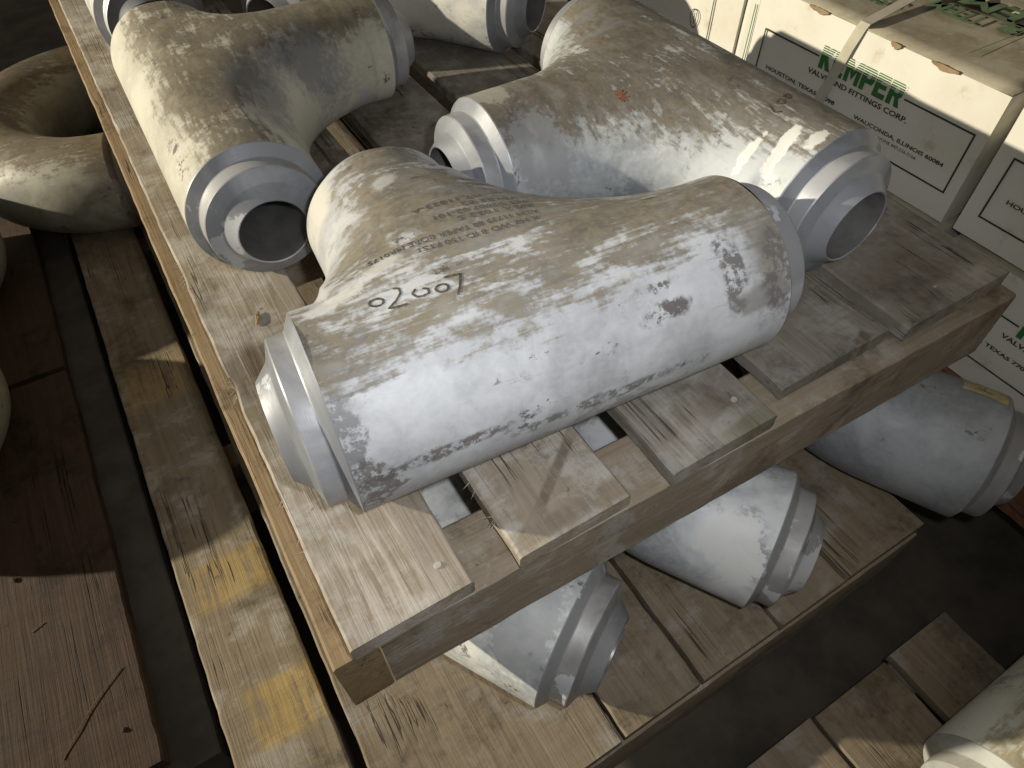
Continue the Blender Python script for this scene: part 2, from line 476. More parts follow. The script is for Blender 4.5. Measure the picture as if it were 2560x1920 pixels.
class TeeShape:
    """Forged tee: run along local x from -ln to +lp, branch along local +y of length lb."""
    def __init__(self, R, ln, lp, lb, kn, kp, Rb):
        self.Rb = Rb
        self.R, self.ln, self.lp, self.lb, self.kn, self.kp = R, ln, lp, lb, kn, kp

    def f(self, x, y, z):
        R = self.R
        a = np.sqrt(y * y + z * z) - R
        ym = np.minimum(y, 0)
        b = np.sqrt(x * x + z * z + ym * ym) - self.Rb
        q = np.clip(x / 0.08 + 0.5, 0, 1)
        q = q * q * (3 - 2 * q)
        k = (self.kn + (self.kp - self.kn) * q) * np.clip(1.0 - np.abs(z / R) ** 4 * 0.50, 0.02, 1)
        q = np.clip((y + 0.55 * R) / (0.9 * R), 0.0, 1)
        k = k * q * q * (3 - 2 * q)
        k = k * np.clip(np.where(x < 0, self.ln + x, self.lp - x) / 0.03, 0, 1) * np.clip((self.lb - y) / 0.03, 0, 1)
        k = np.maximum(k, 1e-4)
        h = np.maximum(k - np.abs(a - b), 0) / k
        d = np.minimum(a, b) - h * h * k * 0.25
        slab = np.abs(z) - (R + 0.0005)              # the web between run and branch stays flat on top
        h = np.maximum(0.006 - np.abs(d - slab), 0) / 0.006
        return np.maximum(d, slab) + h * h * 0.0015

    def bis(self, fn, lo, hi, n=44):
        lo = np.array(lo, float); hi = np.array(hi, float)
        for _ in range(n):
            m = (lo + hi) / 2
            inside = fn(m) < 0
            lo = np.where(inside, m, lo); hi = np.where(inside, hi, m)
        return (lo + hi) / 2

    def top(self, x, y):
        x = np.asarray(x, float); y = np.asarray(y, float)
        return self.bis(lambda z: self.f(x, y, z), np.zeros_like(x), np.full_like(x, self.R * 1.5))

    def mesh(self, name, mat, parent, nth=112, nax=44):
        R = self.R
        th = np.linspace(0, 2 * np.pi, nth, endpoint=False)
        c, s = np.cos(th), np.sin(th)
        t = np.linspace(0, 1, nax + 1)
        verts, faces = [], []
        def arm(P):            # P: (nax+1, nth, 3)
            base = len(verts)
            verts.extend(P.reshape(-1, 3).tolist())
            for i in range(nax):
                for k in range(nth):
                    k2 = (k + 1) % nth
                    faces.append((base + i * nth + k, base + i * nth + k2, base + (i + 1) * nth + k2, base + (i + 1) * nth + k))
        pos = c > 1e-9
        seams = {}
        for sg in (-1, 1):
            rs = self.bis(lambda r: self.f(sg * r * np.abs(c), r * c, r * s), np.zeros(nth), np.full(nth, 3 * R))
            r0 = self.bis(lambda r: self.f(np.full(nth, sg * 1e-7), r * c, r * s), np.zeros(nth), np.full(nth, 3 * R))
            xs = np.where(pos, rs * c, 0.0)
            seams[sg] = (rs, xs)
            L = self.ln if sg < 0 else self.lp
            X = L + (xs[None, :] - L) * t[:, None]
            hi = np.where(pos[None, :], np.minimum(3 * R, X / np.where(pos, c, 1)[None, :]), 3 * R)
            C2, S2 = np.broadcast_to(c, X.shape), np.broadcast_to(s, X.shape)
            rho = self.bis(lambda r: self.f(sg * X, r * C2, r * S2), np.zeros_like(X), hi)
            rho[-1] = np.where(pos, rs, r0)
            arm(np.stack([sg * X, rho * C2, rho * S2], -1))
        # branch: phi measured from the -x side for cos>0 ; mirrored for the other half
        half = np.abs(c)
        ang_idx = np.arange(nth)
        mir = (nth // 2 - ang_idx) % nth           # angle with -cos
        rsn, rsp = seams[-1][0], seams[1][0]
        rs = np.where(c > 1e-9, rsn, np.where(c < -1e-9, rsp[mir], rsn))
        ys = rs * half
        ys = np.where(half < 1e-9, 0.0, ys)
        L = self.lb
        Y = L + (ys[None, :] - L) * t[:, None]
        hi = np.where(half[None, :] > 1e-9, np.minimum(3 * R, Y / np.maximum(half, 1e-9)[None, :]), 3 * R)
        C2, S2 = np.broadcast_to(c, Y.shape), np.broadcast_to(s, Y.shape)
        rho = self.bis(lambda r: self.f(-r * C2, Y, r * S2), np.zeros_like(Y), hi)
        rho[-1] = rs
        arm(np.stack([-rho * C2, Y, rho * S2], -1))
        me = bpy.data.meshes.new(name)
        me.from_pydata(verts, [], faces)
        bm = bmesh.new(); bm.from_mesh(me)
        bmesh.ops.remove_doubles(bm, verts=bm.verts, dist=2e-5)
        bmesh.ops.dissolve_degenerate(bm, edges=bm.edges, dist=1e-6)
        bmesh.ops.recalc_face_normals(bm, faces=bm.faces)
        bm.to_mesh(me); bm.free()
        me.materials.append(mat)
        me.polygons.foreach_set('use_smooth', [True] * len(me.polygons))
        o = bpy.data.objects.new(name, me)
        col.objects.link(o)
        o.parent = parent
        return o

BORE = plain_mat('bore_machined_steel', (0.22, 0.215, 0.21), 0.36, 0.35, 0.3, 40)

def ring_mats(seed, tint=(0.29, 0.305, 0.335)):
    a = machined_mat('machined_steel_%d' % seed, seed * 1.9, tint)
    b = machined_mat('machined_steel_pale_%d' % seed, seed * 1.9 + 5, tuple(min(1, x * 1.22) for x in (tint[0] * 1.04, tint[1], tint[2] * 0.95)))
    return {'end_taper': a, 'end_land': b, 'weld_bevel': a, 'bore': BORE}

def make_tee(label, x, y, z, yaw, R, ln, lp, lb, kn, kp, mat, mats, Rb, sx=1.0, roll=0.0, group='steel pipe tees'):
    t = tag(empty('pipe_tee', (x, y, z), yaw), label, 'pipe fitting', group)
    t.rotation_euler = (roll, 0, yaw)
    sh = TeeShape(R, ln, lp, lb, kn, kp, Rb)
    sh.mesh('body', mat, t)
    end_rings(t, (-ln, 0, 0), (-1, 0, 0), R, mats, sx)
    end_rings(t, (lp, 0, 0), (1, 0, 0), R, mats, sx * 1.25 if sx < 1 else sx)
    end_rings(t, (0, lb, 0), (0, 1, 0), Rb, mats, sx)
    return t, sh

def make_elbow(name, label, e, yaw, R, bend, arc, mat, mats, z, turn=-1, straight=0.10):
    """Elbow lying flat: the weld end at e faces the yaw direction; it bends away by arc (turn -1 = to the right looking in)."""
    t = tag(empty(name, (e[0], e[1], z), yaw), label, 'pipe fitting', 'steel pipe elbows')
    # local: end face at origin facing +x ; tube goes to -x then curves
    pts = [(Vector((0, 0, 0)), Vector((-1, 0, 0)))]
    nseg = 40
    cy = -turn * bend
    for i in range(nseg + 1):
        a = arc * i / nseg
        p = Vector((-straight - bend * math.sin(a), cy - cy * math.cos(a), 0))
        d = Vector((-math.cos(a), -turn * math.sin(a), 0))
        pts.append((p, d))
    seg = 96
    verts, faces = [], []
    for p, d in pts:
        n = Vector((-d.y, d.x, 0))
        for k in range(seg):
            q = 2 * math.pi * k / seg
            verts.append(p + n * (R * math.cos(q)) + Vector((0, 0, R * math.sin(q))))
    for i in range(len(pts) - 1):
        for k in range(seg):
            k2 = (k + 1) % seg
            faces.append((i * seg + k, i * seg + k2, (i + 1) * seg + k2, (i + 1) * seg + k))
    o = mesh_obj('body', verts, faces, mat, t, smooth=True)
    bm = bmesh.new(); bm.from_mesh(o.data)
    bmesh.ops.recalc_face_normals(bm, faces=bm.faces)
    bm.to_mesh(o.data); bm.free()
    end_rings(t, (0, 0, 0), (1, 0, 0), R, mats)
    end_rings(t, pts[-1][0], pts[-1][1], R, mats)
    return t

mA = metal_mat('steel_front_tee', 1.0, pale=(0.49, 0.50, 0.515), grey=(0.31, 0.318, 0.328), brown_bias=-0.04, patches=[
    ((-0.044, 0.050, 0.064), (0.017, 0.008, 0.03), 0.2, PALE, 0.35, 0.6),
    ((-0.085, 0.032, 0.07), (0.022, 0.007, 0.03), 0.35, PALE, 0.3, 0.7),
    ((-0.008, 0.153, 0.073), (0.012, 0.007, 0.03), 0.5, PALE, 0.4, 0.5),
    ((-0.062, 0.185, 0.045), (0.020, 0.022, 0.04), 0.0, (0.52, 0.50, 0.44), 0.35, 0.9),
    ((-0.116, -0.058, 0.05), (0.014, 0.03, 0.030), 0.0, DSTEEL, 0.14, 0.85),
    ((-0.108, -0.080, 0.0), (0.020, 0.012, 0.03), 0.0, DARK, 0.15, 0.85),
    ((-0.040, -0.018, 0.077), (0.017, 0.006, 0.02), 0.45, (0.20, 0.175, 0.12), 0.2, 0.75),
    ((0.021, -0.027, 0.075), (0.013, 0.009, 0.02), 0.0, (0.20, 0.18, 0.13), 0.2, 0.8),
    ((0.200, -0.056, 0.057), (0.011, 0.022, 0.03), 0.0, DARK, 0.25, 0.85),
    ((0.236, -0.045, 0.06), (0.016, 0.04, 0.03), 0.0, (0.20, 0.18, 0.15), 0.5, 0.75),
    ((0.225, -0.072, 0.034), (0.03, 0.010, 0.012), 0.0, (0.17, 0.16, 0.15), 0.4, 0.7),
    ((0.136, -0.064, 0.047), (0.020, 0.01, 0.008), 0.0, DARK, 0.25, 0.95),
    ((-0.05, -0.079, 0.010), (0.060, 0.01, 0.006), 0.0, DARK, 0.3, 0.9),
    ((0.07, -0.079, -0.004), (0.075, 0.01, 0.006), 0.0, DARK, 0.3, 0.8),
    ((0.240, -0.062, 0.046), (0.016, 0.03, 0.035), 0.0, DARK, 0.3, 0.75),
])
teeA, shA = make_tee('large pale grey steel pipe tee in front, handwritten 02007 on its brown dusty top',
                     0.174, 0.120, 0.0793, -0.084, 0.079, 0.118, 0.250, 0.204, 0.085, 0.195, mA, ring_mats(1), Rb=0.074, sx=0.86)
mB = metal_mat('steel_left_tee', 2.0, pale=(0.56, 0.54, 0.46), grey=(0.40, 0.385, 0.33), brown_bias=-0.02, patches=[
    ((0.075, 0.11, 0.02), (0.045, 0.06, 0.05), 0.0, (0.19, 0.20, 0.215), 0.45, 0.85),
    ((0.15, 0.05, 0.04), (0.07, 0.025, 0.045), 0.0, (0.20, 0.21, 0.22), 0.45, 0.7),
    ((0.058, 0.19, -0.030), (0.02, 0.026, 0.035), 0.3, (0.40, 0.41, 0.43), 0.06, 0.9),
    ((0.088, 0.072, 0.045), (0.005, 0.006, 0.006), 0.0, (0.06, 0.05, 0.045), 0.3, 0.9),
    ((0.212, -0.051, 0.049), (0.004, 0.006, 0.006), 0.0, (0.08, 0.07, 0.06), 0.3, 0.9),
])
teeB, shB = make_tee('steel pipe tee at upper left with its round open bore facing the camera',
                     0.100, 0.690, 0.0713, -1.583, 0.071, 0.104, 0.275, 0.240, 0.08, 0.20, mB, ring_mats(2), Rb=0.067)
mC = metal_mat('steel_right_tee', 3.0, pale=(0.48, 0.50, 0.50), grey=(0.27, 0.285, 0.295), brown_bias=0.04, brown=(0.092, 0.075, 0.051), patches=[
    ((-0.183, 0.058, 0.047), (0.0055, 0.03, 0.022), 0.12, WHITE, 0.12, 0.95),
    ((-0.203, 0.044, 0.060), (0.007, 0.03, 0.026), 0.25, WHITE, 0.12, 0.95),
    ((-0.221, 0.024, 0.073), (0.007, 0.012, 0.016), 0.2, WHITE, 0.15, 0.85),
    ((-0.149, 0.081, 0.018), (0.006, 0.012, 0.01), 0.2, WHITE, 0.15, 0.9),
    ((-0.045, 0.215, 0.03), (0.05, 0.032, 0.05), 0.0, (0.27, 0.275, 0.28), 0.15, 0.8),
    ((0.012, 0.233, 0.068), (0.022, 0.020, 0.02), 0.0, (0.36, 0.35, 0.30), 0.12, 0.8),
    ((-0.10, 0.115, -0.02), (0.06, 0.05, 0.03), 0.0, (0.16, 0.175, 0.19), 0.25, 0.75),
])
teeC, shC = make_tee('large steel pipe tee beside the white cartons, brown top, open bore at right',
                     0.566, 0.354, 0.0763, -1.565 + math.pi, 0.076, 0.233, 0.148, 0.249, 0.21, 0.13, mC, ring_mats(3), Rb=0.071)
mD = metal_mat('steel_back_fitting', 4.0, pale=(0.56, 0.55, 0.50), brown_bias=-0.3)
make_elbow('pipe_elbow', 'steel pipe elbow at the top edge, dark bore facing right, behind the two tees', (0.567, 0.714), -1.0, 0.072, 0.17,
           math.pi / 2, mD, ring_mats(4), 0.0723, turn=1)
mE = metal_mat('steel_far_left_fitting', 5.0, pale=(0.54, 0.54, 0.50), brown_bias=-0.3)
make_elbow('pipe_elbow', 'steel pipe elbow at the top left behind the tee, only its stepped end rings showing', (0.108, 0.937), -1.58, 0.073, 0.2,
           math.pi / 2, mE, ring_mats(5), 0.0733, turn=-1)
# fittings standing on the lower pallet
ZF = ZL + 0.0785
mG = metal_mat('steel_lower_a', 6.0, pale=(0.68, 0.68, 0.64), brown_bias=-0.6, patches=[  # pale tone raised to paint the sunlit look into the body
    ((-0.03, -0.03, 0.05), (0.03, 0.05, 0.06), 0.0, (0.30, 0.31, 0.32), 0.12, 0.7)])
make_elbow('pipe_elbow', 'steel pipe elbow, colour raised to look sunlit, under the upper pallet, nearest its front left corner', (0.188, -0.027), -1.055, 0.078, 0.15,
           math.pi / 2, mG, ring_mats(6, (0.25, 0.255, 0.265)), ZF, turn=-1)
mH = metal_mat('steel_lower_b', 7.0, pale=(0.52, 0.53, 0.54), brown_bias=-0.6, patches=[
    ((-0.03, -0.05, 0.045), (0.035, 0.035, 0.035), 0.0, (0.58, 0.58, 0.56), 0.05, 0.85)])
make_elbow('pipe_elbow', 'middle one of three steel pipe elbows under the upper pallet front', (0.424, -0.056), -1.04, 0.078, 0.15,
           math.pi / 2, mH, ring_mats(7, (0.25, 0.255, 0.265)), ZF, turn=-1)
mI = metal_mat('steel_lower_c', 8.0, pale=(0.29, 0.30, 0.315), grey=(0.17, 0.18, 0.19), brown_bias=-0.5)  # both greys lowered to paint in deep shade and flash falloff
eI = make_elbow('pipe_elbow', 'steel pipe elbow coloured dark for shade, with a yellowed sticker, under the upper pallet right end', (0.705, -0.105), -1.1, 0.078, 0.16,
           math.pi / 2, mI, ring_mats(8, (0.25, 0.255, 0.265)), ZF, turn=-1)
# bend lying at the upper left
mF = metal_mat('steel_return_bend', 9.0, pale=(0.33, 0.33, 0.27), grey=(0.19, 0.185, 0.15), brown_bias=0.1, brown=(0.085, 0.062, 0.035))
make_elbow('pipe_bend', 'big curved steel pipe bend at the left, partly hidden under the upper pallet', (-0.030, 1.015), -0.22, 0.0785, 0.19,
           math.pi, mF, ring_mats(9, (0.28, 0.28, 0.27)), ZF + 0.0005, turn=-1, straight=0.02)
mM = metal_mat('steel_left_edge', 10.0, pale=(0.34, 0.34, 0.29), grey=(0.20, 0.20, 0.17), brown=(0.12, 0.09, 0.05))
make_elbow('pipe_bend', 'upper one of two dark steel pipe bends cut off by the left edge', (-0.425, 1.07), math.pi, 0.076, 0.10,
           math.pi, mM, ring_mats(10, (0.28, 0.28, 0.27)), ZL + 0.0765, turn=-1, straight=0.02)
make_elbow('pipe_bend', 'lower one of two dark steel pipe bends cut off by the left edge', (-0.455, 0.735), math.pi, 0.076, 0.10,
           math.pi, mM, ring_mats(10, (0.28, 0.28, 0.27)), ZL + 0.0765, turn=-1, straight=0.02)
mJ = metal_mat('steel_corner', 11.0, pale=(0.74, 0.75, 0.64), grey=(0.60, 0.60, 0.48), brown_bias=0.05, brown=(0.22, 0.18, 0.11))  # raised pale greenish colour stands in for sunlight that misses this elbow
make_elbow('pipe_elbow', 'steel pipe elbow with a sunlit tone painted in, cut off by the lower right corner', (0.455, -0.355), math.pi, 0.075, 0.15,
           math.pi / 2, mJ, ring_mats(11, (0.50, 0.51, 0.47)), -0.345 + 0.0753, turn=1, straight=0.30)

# ------------------------------------------------------------------ writing
def text_mesh(txt, bold=0.0):
    """Outline of a text as (verts 2-D array, faces), lower left at the origin."""
    cu = bpy.data.curves.new('txt', 'FONT')
    cu.body = txt
    cu.size = 1.0
    cu.offset = bold
    cu.resolution_u = 3
    o = bpy.data.objects.new('txt', cu)
    col.objects.link(o)
    dg = bpy.context.evaluated_depsgraph_get()
    me = bpy.data.meshes.new_from_object(o.evaluated_get(dg))
    v = np.array([x.co[:2] for x in me.vertices])
    f = [tuple(p.vertices) for p in me.polygons]
    bpy.data.objects.remove(o)
    bpy.data.curves.remove(cu)
    bpy.data.meshes.remove(me)
    v -= v.min(0)
    return v, f

GREEN = plain_mat('print_green', (0.045, 0.17, 0.045), 0.6, 0, 0.15, 60)
INK = plain_mat('print_dark_green', (0.035, 0.055, 0.03), 0.6, 0, 0.2, 60)
FADED = plain_mat('print_faded_green', (0.13, 0.20, 0.10), 0.75, 0, 0.3, 60)

def face_text(name, txt, y_left, y_right, z0, z1, mat, parent, x, bold=0.0):
    """Print on a carton front (facing -x); the text runs towards smaller y. Parent-local = world."""
    v, f = text_mesh(txt, bold)
    w, h = v.max(0)
    vv = [(x, y_left - p[0] / w * (y_left - y_right), z0 + p[1] / h * (z1 - z0)) for p in v]
    return mesh_obj(name, vv, f, mat, parent)

def face_bar(name, y0, y1, z0, z1, mat, parent, x):
    return mesh_obj(name, [(x, y0, z0), (x, y1, z0), (x, y1, z1), (x, y0, z1)], [(0, 3, 2, 1)], mat, parent)

GLYPH = {   # heavy block letters on a 5 x 7 cell, pieces that butt without overlapping
    'K': [[(0, 0), (1.9, 0), (1.9, 7), (0, 7)], [(1.9, 2.6), (3.2, 0), (5.2, 0), (3.1, 3.9), (1.9, 3.9)], [(1.9, 3.9), (3.1, 3.9), (5.0, 7), (3.0, 7), (1.9, 5.0)]],
    'E': [[(0, 0), (1.9, 0), (1.9, 7), (0, 7)], [(1.9, 0), (4.9, 0), (4.9, 1.6), (1.9, 1.6)], [(1.9, 2.8), (4.5, 2.8), (4.5, 4.2), (1.9, 4.2)], [(1.9, 5.4), (4.9, 5.4), (4.9, 7), (1.9, 7)]],
    'M': [[(0, 0), (1.7, 0), (1.7, 7), (0, 7)], [(4.5, 0), (6.2, 0), (6.2, 7), (4.5, 7)], [(1.7, 7), (1.7, 4.0), (3.1, 1.0), (3.1, 3.8)], [(3.1, 3.8), (3.1, 1.0), (4.5, 4.0), (4.5, 7)]],
    'P': [[(0, 0), (1.9, 0), (1.9, 7), (0, 7)], [(1.9, 5.5), (4.2, 5.5), (5.0, 6.3), (4.4, 7), (1.9, 7)], [(1.9, 2.4), (4.4, 2.4), (5.0, 3.1), (4.2, 3.9), (1.9, 3.9)], [(3.4, 3.9), (4.2, 3.9), (5.0, 3.1), (5.2, 4.7), (5.0, 6.3), (4.2, 5.5), (3.4, 5.5)]],
    'R': [[(0, 0), (1.9, 0), (1.9, 7), (0, 7)], [(1.9, 5.5), (4.2, 5.5), (5.0, 6.3), (4.4, 7), (1.9, 7)], [(1.9, 2.6), (4.2, 2.6), (5.0, 3.3), (4.2, 3.9), (1.9, 3.9)], [(3.4, 3.9), (4.2, 3.9), (5.0, 3.3), (5.2, 4.7), (5.0, 6.3), (4.2, 5.5), (3.4, 5.5)], [(2.6, 2.6), (3.4, 0), (5.4, 0), (4.2, 2.6)]]}

def logo(name, y_left, y_right, z0, z1, mat, parent, x):
    vv, ff, cur = [], [], 0.0
    for ch in 'KEMPER':
        for poly in GLYPH[ch]:
            b = len(vv)
            vv += [(cur + px_, py_) for px_, py_ in poly]
            ff.append(tuple(range(b, b + len(poly)))[::-1])
        cur += 6.75 if ch == 'M' else 5.6
    w = cur - 0.3
    return mesh_obj(name, [(x, y_left - a / w * (y_left - y_right), z0 + b / 7.0 * (z1 - z0)) for a, b in vv], ff, mat, parent)

def carton_mat():
    n = NT('carton_white')
    obj = n.tc.outputs['Object']
    a = n.noise(obj, 9.0, 5, 0.6, 0.3)
    b = n.noise(obj, 38.0, 6, 0.65)
    c = n.mix(n.step(a, 0.45, 0.75, 0, 0.45), (0.69, 0.67, 0.59), (0.55, 0.49, 0.37))
    c = n.mix(n.step(n.math('ADD', n.math('MULTIPLY', a, 0.5), n.math('MULTIPLY', b, 0.5)), 0.58, 0.68, 0, 0.5), c, (0.40, 0.30, 0.19))
    return n.out(c, 0.62, 0.0, n.bump(n.noise(obj, 22.0, 3, 0.5), 0.12, 0.002), 0.3)

def carton_top_mat():
    n = NT('carton_top_dusty')
    obj = n.tc.outputs['Object']
    a = n.noise(obj, 14.0, 6, 0.65, 0.4)
    b = n.noise(obj, 70.0, 5, 0.6)
    c = n.mix(n.step(a, 0.40, 0.65), (0.36, 0.33, 0.25), (0.25, 0.215, 0.15))
    c = n.mix(n.step(b, 0.55, 0.7, 0, 0.4), c, (0.45, 0.43, 0.36))
    return n.out(c, 0.8, 0.0, n.bump(a, 0.25, 0.003), 0.2)

CW, CT = carton_mat(), carton_top_mat()
KRAFT = plain_mat('kraft_torn', (0.30, 0.21, 0.12), 0.8, 0, 0.3, 50)
STRAP = plain_mat('strap_cream', (0.52, 0.48, 0.38), 0.4, 0, 0.15, 40)

def carton(label, x0, x1, y0, y1, z0, z1, seed):
    t = tag(empty('carton', ((x0 + x1) / 2, (y0 + y1) / 2, z0)), label, 'carton', 'cartons stacked at the right')
    ox, oy, oz = t.location
    rnd = random.Random(seed)
    # shell with a slightly bulging front made of a grid
    n = 14
    verts, faces = [], []
    def add_grid(fn, nu, nv):
        b = len(verts)
        for i in range(nu + 1):
            for j in range(nv + 1):
                verts.append(fn(i / nu, j / nv))
        for i in range(nu):
            for j in range(nv):
                faces.append((b + i * (nv + 1) + j, b + (i + 1) * (nv + 1) + j, b + (i + 1) * (nv + 1) + j + 1, b + i * (nv + 1) + j + 1))
    X0, X1, Y0, Y1, Z1 = x0 - ox, x1 - ox, y0 - oy, y1 - oy, z1 - oz
    add_grid(lambda u, v: (X0 + 0.0012 * math.sin(5 * u + seed) * math.sin(math.pi * v), Y1 + (Y0 - Y1) * u, Z1 * v), n, 6)
    add_grid(lambda u, v: (X0 + (X1 - X0) * u, Y0, Z1 * v), 4, 4)
    add_grid(lambda u, v: (X1, Y0 + (Y1 - Y0) * u, Z1 * v), 4, 4)
    add_grid(lambda u, v: (X1 + (X0 - X1) * u, Y1, Z1 * v), 4, 4)
    add_grid(lambda u, v: (X0 + (X1 - X0) * u, Y0 + (Y1 - Y0) * v, 0.0), 2, 2)
    o = mesh_obj('carton_shell', verts, faces, CW, t)
    bm = bmesh.new(); bm.from_mesh(o.data)
    bmesh.ops.remove_doubles(bm, verts=bm.verts, dist=1e-5)
    bmesh.ops.recalc_face_normals(bm, faces=bm.faces)
    bm.to_mesh(o.data); bm.free()
    # two closing flaps meeting at the middle, a little lifted and wavy
    xm = (X0 + X1) / 2
    for k, (a, b) in enumerate(((X0 + 0.0005, xm - 0.0012), (xm + 0.0012, X1 - 0.0005))):
        vv, ff = [], []
        nu, nv = 6, 18
        for i in range(nu + 1):
            for j in range(nv + 1):
                u, v = i / nu, j / nv
                w = u if k == 0 else 1 - u
                edge = 0.0022 * math.sin(9 * v + seed * 2 + k) * (1 - w) ** 2
                vv.append((a + (b - a) * u, Y0 + 0.0005 + (Y1 - Y0 - 0.001) * v, Z1 + 0.0012 + edge * 0.6 + 0.003 * w * math.sin(6 * v + seed)))
        for i in range(nu):
            for j in range(nv):
                ff.append((i * (nv + 1) + j, (i + 1) * (nv + 1) + j, (i + 1) * (nv + 1) + j + 1, i * (nv + 1) + j + 1))
        fo = mesh_obj('top_flap', vv, ff, CT, t, smooth=True)
        so = fo.modifiers.new('thick', 'SOLIDIFY'); so.thickness = 0.003; so.offset = -1
    return t, Vector((ox, oy, oz))

def carton_print(t, off, y_hi, y_lo, z_b, full=True):
    """Front print of one carton: y_hi..y_lo is its frame, z_b the frame's lower edge."""
    x = 0.8 - 0.0016 - off.x
    oy, oz = off.y, off.z
    def T(nm, s_, yl, yr, z0, z1, m, bold=0.0):
        face_text(nm, s_, yl - oy, yr - oy, z0 - oz, z1 - oz, m, t, x, bold)
    def Bx(y0, y1, z0, z1, m=INK, xx=x, nm='printed_frame'):
        face_bar(nm, y0 - oy, y1 - oy, z0 - oz, z1 - oz, m, t, xx)
    z_t = z_b + 0.075
    w = 0.0022
    d = y_hi - 0.431                       # shift relative to the carton measured first
    Bx(y_lo, y_hi, z_b, z_b + w)
    Bx(y_lo, y_lo + w, z_b + w, z_t)
    Bx(y_hi - w, y_hi, z_b + w, z_t)
    Bx(y_lo + w, 0.208 + d, z_t - w, z_t)
    Bx(0.337 + d, y_hi - w, z_t - w, z_t)
    dz = z_b - 0.0055
    logo('printed_logo', 0.334 + d - oy, 0.211 + d - oy, 0.0665 + dz - oz, 0.094 + dz - oz, GREEN, t, x)
    for k in range(4):                     # white speed lines through the top of the logo
        zz = 0.0838 + dz + k * 0.0027
        Bx(0.209 + d, 0.335 + d, zz, zz + 0.0011, CW, x - 0.0003, 'logo_stripe')
    T('printed_text', 'VALVE AND FITTINGS CORP.', 0.347 + d, 0.194 + d, 0.0555 + dz, 0.0622 + dz, INK, 0.026)
    T('printed_text', 'HOUSTON, TEXAS 77098', 0.413 + d, 0.293 + d, 0.0322 + dz, 0.0384 + dz, INK, 0.03)
    T('printed_text', 'WAUCONDA, ILLINOIS 60084', 0.261 + d, 0.131 + d, 0.0305 + dz, 0.0365 + dz, INK, 0.03)
    T('printed_text', 'PHONE 847-526-2166', 0.222 + d, 0.164 + d, 0.0235 + dz, 0.0273 + dz, INK, 0.01)

tb, ob_ = carton('white carton with green print and a cream strap, beside the right tee', 0.800, 1.15, 0.102, 0.452, -0.028, 0.128, 1)
carton_print(tb, ob_, 0.431, 0.115, 0.0055)
# strap over the front and the top
def strip(name, pts, wvec, mat, parent, off, thick=0.0009):
    vv, ff = [], []
    wv = Vector(wvec)
    for p in pts:
        p = Vector(p) - off
        vv += [p - wv, p + wv]
    for i in range(len(pts) - 1):
        ff.append((2 * i, 2 * i + 1, 2 * i + 3, 2 * i + 2))
    o = mesh_obj(name, vv, ff, mat, parent)
    so = o.modifiers.new('thick', 'SOLIDIFY'); so.thickness = thick; so.offset = 0
    return o
strip('strap', [(0.7972, 0.322, -0.028), (0.7955, 0.313, 0.035), (0.7962, 0.299, 0.105), (0.7978, 0.2935, 0.128), (0.803, 0.2935, 0.1335), (0.90, 0.307, 0.1365), (1.0, 0.318, 0.1365), (1.15, 0.335, 0.1330)],
      (0, 0.0068, 0), STRAP, tb, ob_)
# torn kraft tabs on the front edge
for (yy, ln, sd) in ((0.372, 0.030, 3), (0.196, 0.034, 4), (0.250, 0.014, 5)):
    rt = random.Random(sd)
    vv, n_ = [], 9
    for k in range(n_):
        y_ = yy - ln * k / (n_ - 1)
        e_ = math.sin(math.pi * k / (n_ - 1))
        vv += [Vector((0.7982, y_, 0.1275 - (0.0025 + rt.uniform(0, 0.002)) * e_)) - ob_,
               Vector((0.7978 + 0.0012 * e_, y_, 0.1295 + rt.uniform(0, 0.0006))) - ob_]
    o = mesh_obj('torn_edge', vv, [(2 * k, 2 * k + 1, 2 * k + 3, 2 * k + 2) for k in range(n_ - 1)], KRAFT, tb)
    so = o.modifiers.new('thick', 'SOLIDIFY'); so.thickness = 0.0012
# faded print on the top, read from the far side
def top_text(name, txt, xb, y0, y1, h, parent, off, z):
    v, f = text_mesh(txt, 0.03)
    w, hh = v.max(0)
    vv = [Vector((xb - p[1] / hh * h, y0 + p[0] / w * (y1 - y0), z)) - off for p in v]
    mesh_obj(name, vv, f, FADED, parent)
top_text('printed_text', 'SIZE', 0.885, 0.313, 0.372, 0.030, tb, ob_, 0.1338)
top_text('printed_text', 'ITEM', 0.930, 0.225, 0.290, 0.030, tb, ob_, 0.1338)
top_text('printed_text', 'KEMPER', 0.985, 0.165, 0.375, 0.042, tb, ob_, 0.1338)
top_text('printed_text', '&', 0.950, 0.180, 0.213, 0.040, tb, ob_, 0.1338)
o = mesh_obj('printed_frame', [Vector(p) - ob_ for p in ((0.835, 0.180, 0.1338), (1.0, 0.180, 0.1338), (1.0, 0.1815, 0.1338), (0.835, 0.1815, 0.1338))], [(0, 1, 2, 3)], FADED, tb)

